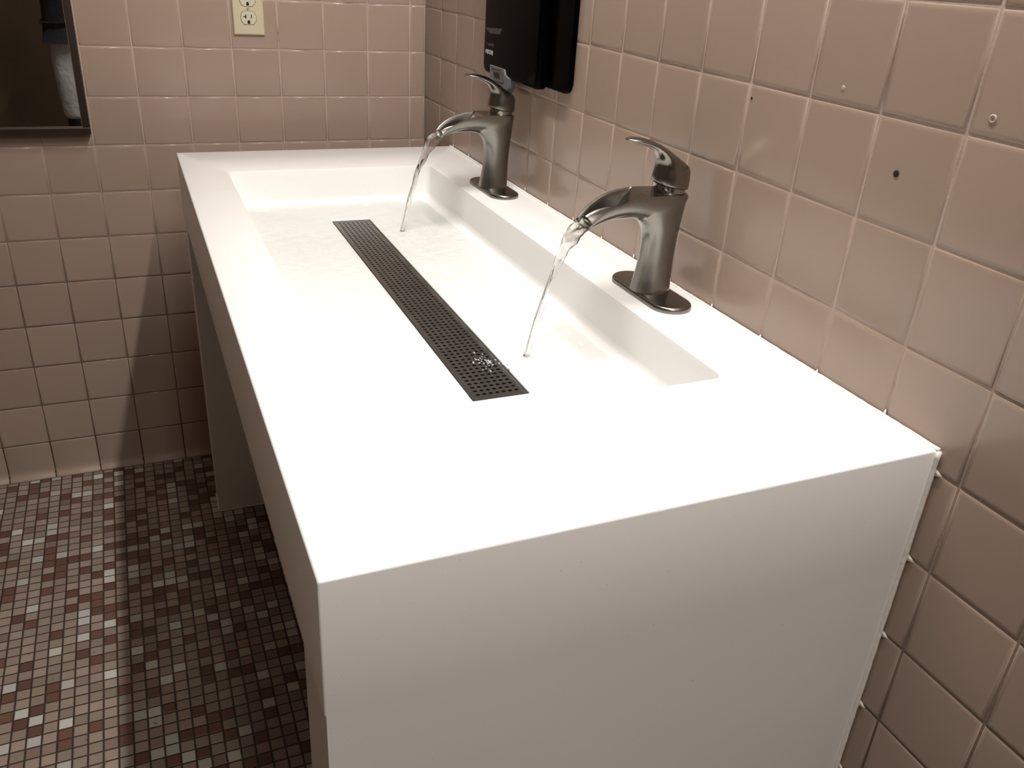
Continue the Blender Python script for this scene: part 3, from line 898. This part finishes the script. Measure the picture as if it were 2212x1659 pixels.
# head with face
def head():
    bm = bmesh.new()
    bmesh.ops.create_uvsphere(bm, u_segments=40, v_segments=28, radius=1)
    for v_ in bm.verts:
        x, y, z = v_.co
        w_ = 0.076 * (1 - 0.22 * max(0, -z) ** 1.5)
        X, Y, Z = x * w_, y * 0.096, z * 0.118
        if y > 0:
            nose = math.exp(-((x / .16) ** 2)) * math.exp(-(((z + .12) / .20) ** 2))
            Y += 0.020 * nose * (1 if y > .6 else 0.3)
            for sx in (-.42, .42):
                Y -= 0.009 * math.exp(-(((x - sx) / .2) ** 2 + ((z - .05) / .13) ** 2))
            Y += 0.006 * math.exp(-((x / .3) ** 2 + ((z + .50) / .10) ** 2))
            Y += 0.008 * math.exp(-((x / .35) ** 2 + ((z + .86) / .15) ** 2))
            Y += 0.004 * math.exp(-(((z - .22) / .10) ** 2))
        v_.co = (X, Y + .02, Z + 1.665)
    for sx in (-1, 1):
        bmesh.ops.create_uvsphere(bm, u_segments=12, v_segments=8, radius=1, matrix=Matrix.Translation((sx * .077, .012, 1.655)) @ Matrix.Rotation(sx * .3, 4, 'Z') @ Matrix.Diagonal((.008, .020, .031, 1)))
    return bm_obj('head', bm, M_SKIN, person, smooth=True, fixn=False)
head()
for sx in (-1, 1):
    bm = bmesh.new()
    bmesh.ops.create_uvsphere(bm, u_segments=12, v_segments=8, radius=.0125, matrix=Matrix.Translation((sx * .031, .096, 1.672)))
    bm_obj('eye', bm, M_EYE, person, True, False)
bm = bmesh.new()
bmesh.ops.create_uvsphere(bm, u_segments=16, v_segments=8, radius=1, matrix=Matrix.Translation((0, .112, 1.604)) @ Matrix.Diagonal((.024, .009, .007, 1)))
bm_obj('mouth', bm, M_LIP, person, True, False)
bm = bmesh.new()
bmesh.ops.create_uvsphere(bm, u_segments=32, v_segments=24, radius=1)
bmesh.ops.delete(bm, geom=[v_ for v_ in bm.verts if v_.co.z < -.35 or (v_.co.y > .30 and v_.co.z < .50)], context='VERTS')
for v_ in bm.verts: v_.co = (v_.co.x * .083, v_.co.y * .105 + .015, v_.co.z * .125 + 1.672)
bm_obj('hair', bm, M_HAIR, person, True, False)
# clothes
nodes = [((0, 0, .885), (.215, .150)), ((0, 0, .97), (.212, .150)), ((0, 0, 1.12), (.185, .128)), ((0, 0, 1.28), (.185, .125)), ((0, -.005, 1.42), (.145, .092)), ((0, .0, 1.475), (.070, .066))]
edges = [(i, i + 1) for i in range(5)]
for s in (-1, 1):
    b = len(nodes)
    nodes += [((s*.190, 0, 1.41), .066), ((s*.228, .03, 1.28), .060), ((s*.228, .055, 1.17), .052)]
    edges += [(4, b), (b, b + 1), (b + 1, b + 2)]
skin_mesh('shirt', nodes, edges, M_SHIRT, root=1)
nodes = [((0, 0, .90), (.130, .090))]; edges = []
for s in (-1, 1):
    b = len(nodes)
    nodes += [((s*.100, 0, .80), .100), ((s*.11, .0, .70), .092), ((s*.11, .005, .52), .080), ((s*.105, -.005, .44), .077), ((s*.105, -.005, .40), .076)]
    edges += [(0, b)] + [(b + i, b + i + 1) for i in range(4)]
skin_mesh('jeans', nodes, edges, M_DENIM)
for s in (-1, 1):
    nodes = [((s*.105, -.005, .46), .064), ((s*.10, -.01, .28), .066), ((s*.10, -.012, .12), .056), ((s*.10, .0, .058), (.050, .055)), ((s*.108, .09, .045), (.052, .042)), ((s*.112, .155, .038), (.045, .034))]
    skin_mesh('boot', nodes, [(i, i + 1) for i in range(5)], M_BOOT)
phone = box('phone', (PB[0] - .075, PB[0] + .075, PB[1] + .395, PB[1] + .403, 1.275, 1.350), M_BLACK, bev=.003)
tag(phone, 'black phone held up in both hands of the person in the dark shirt', 'phone')
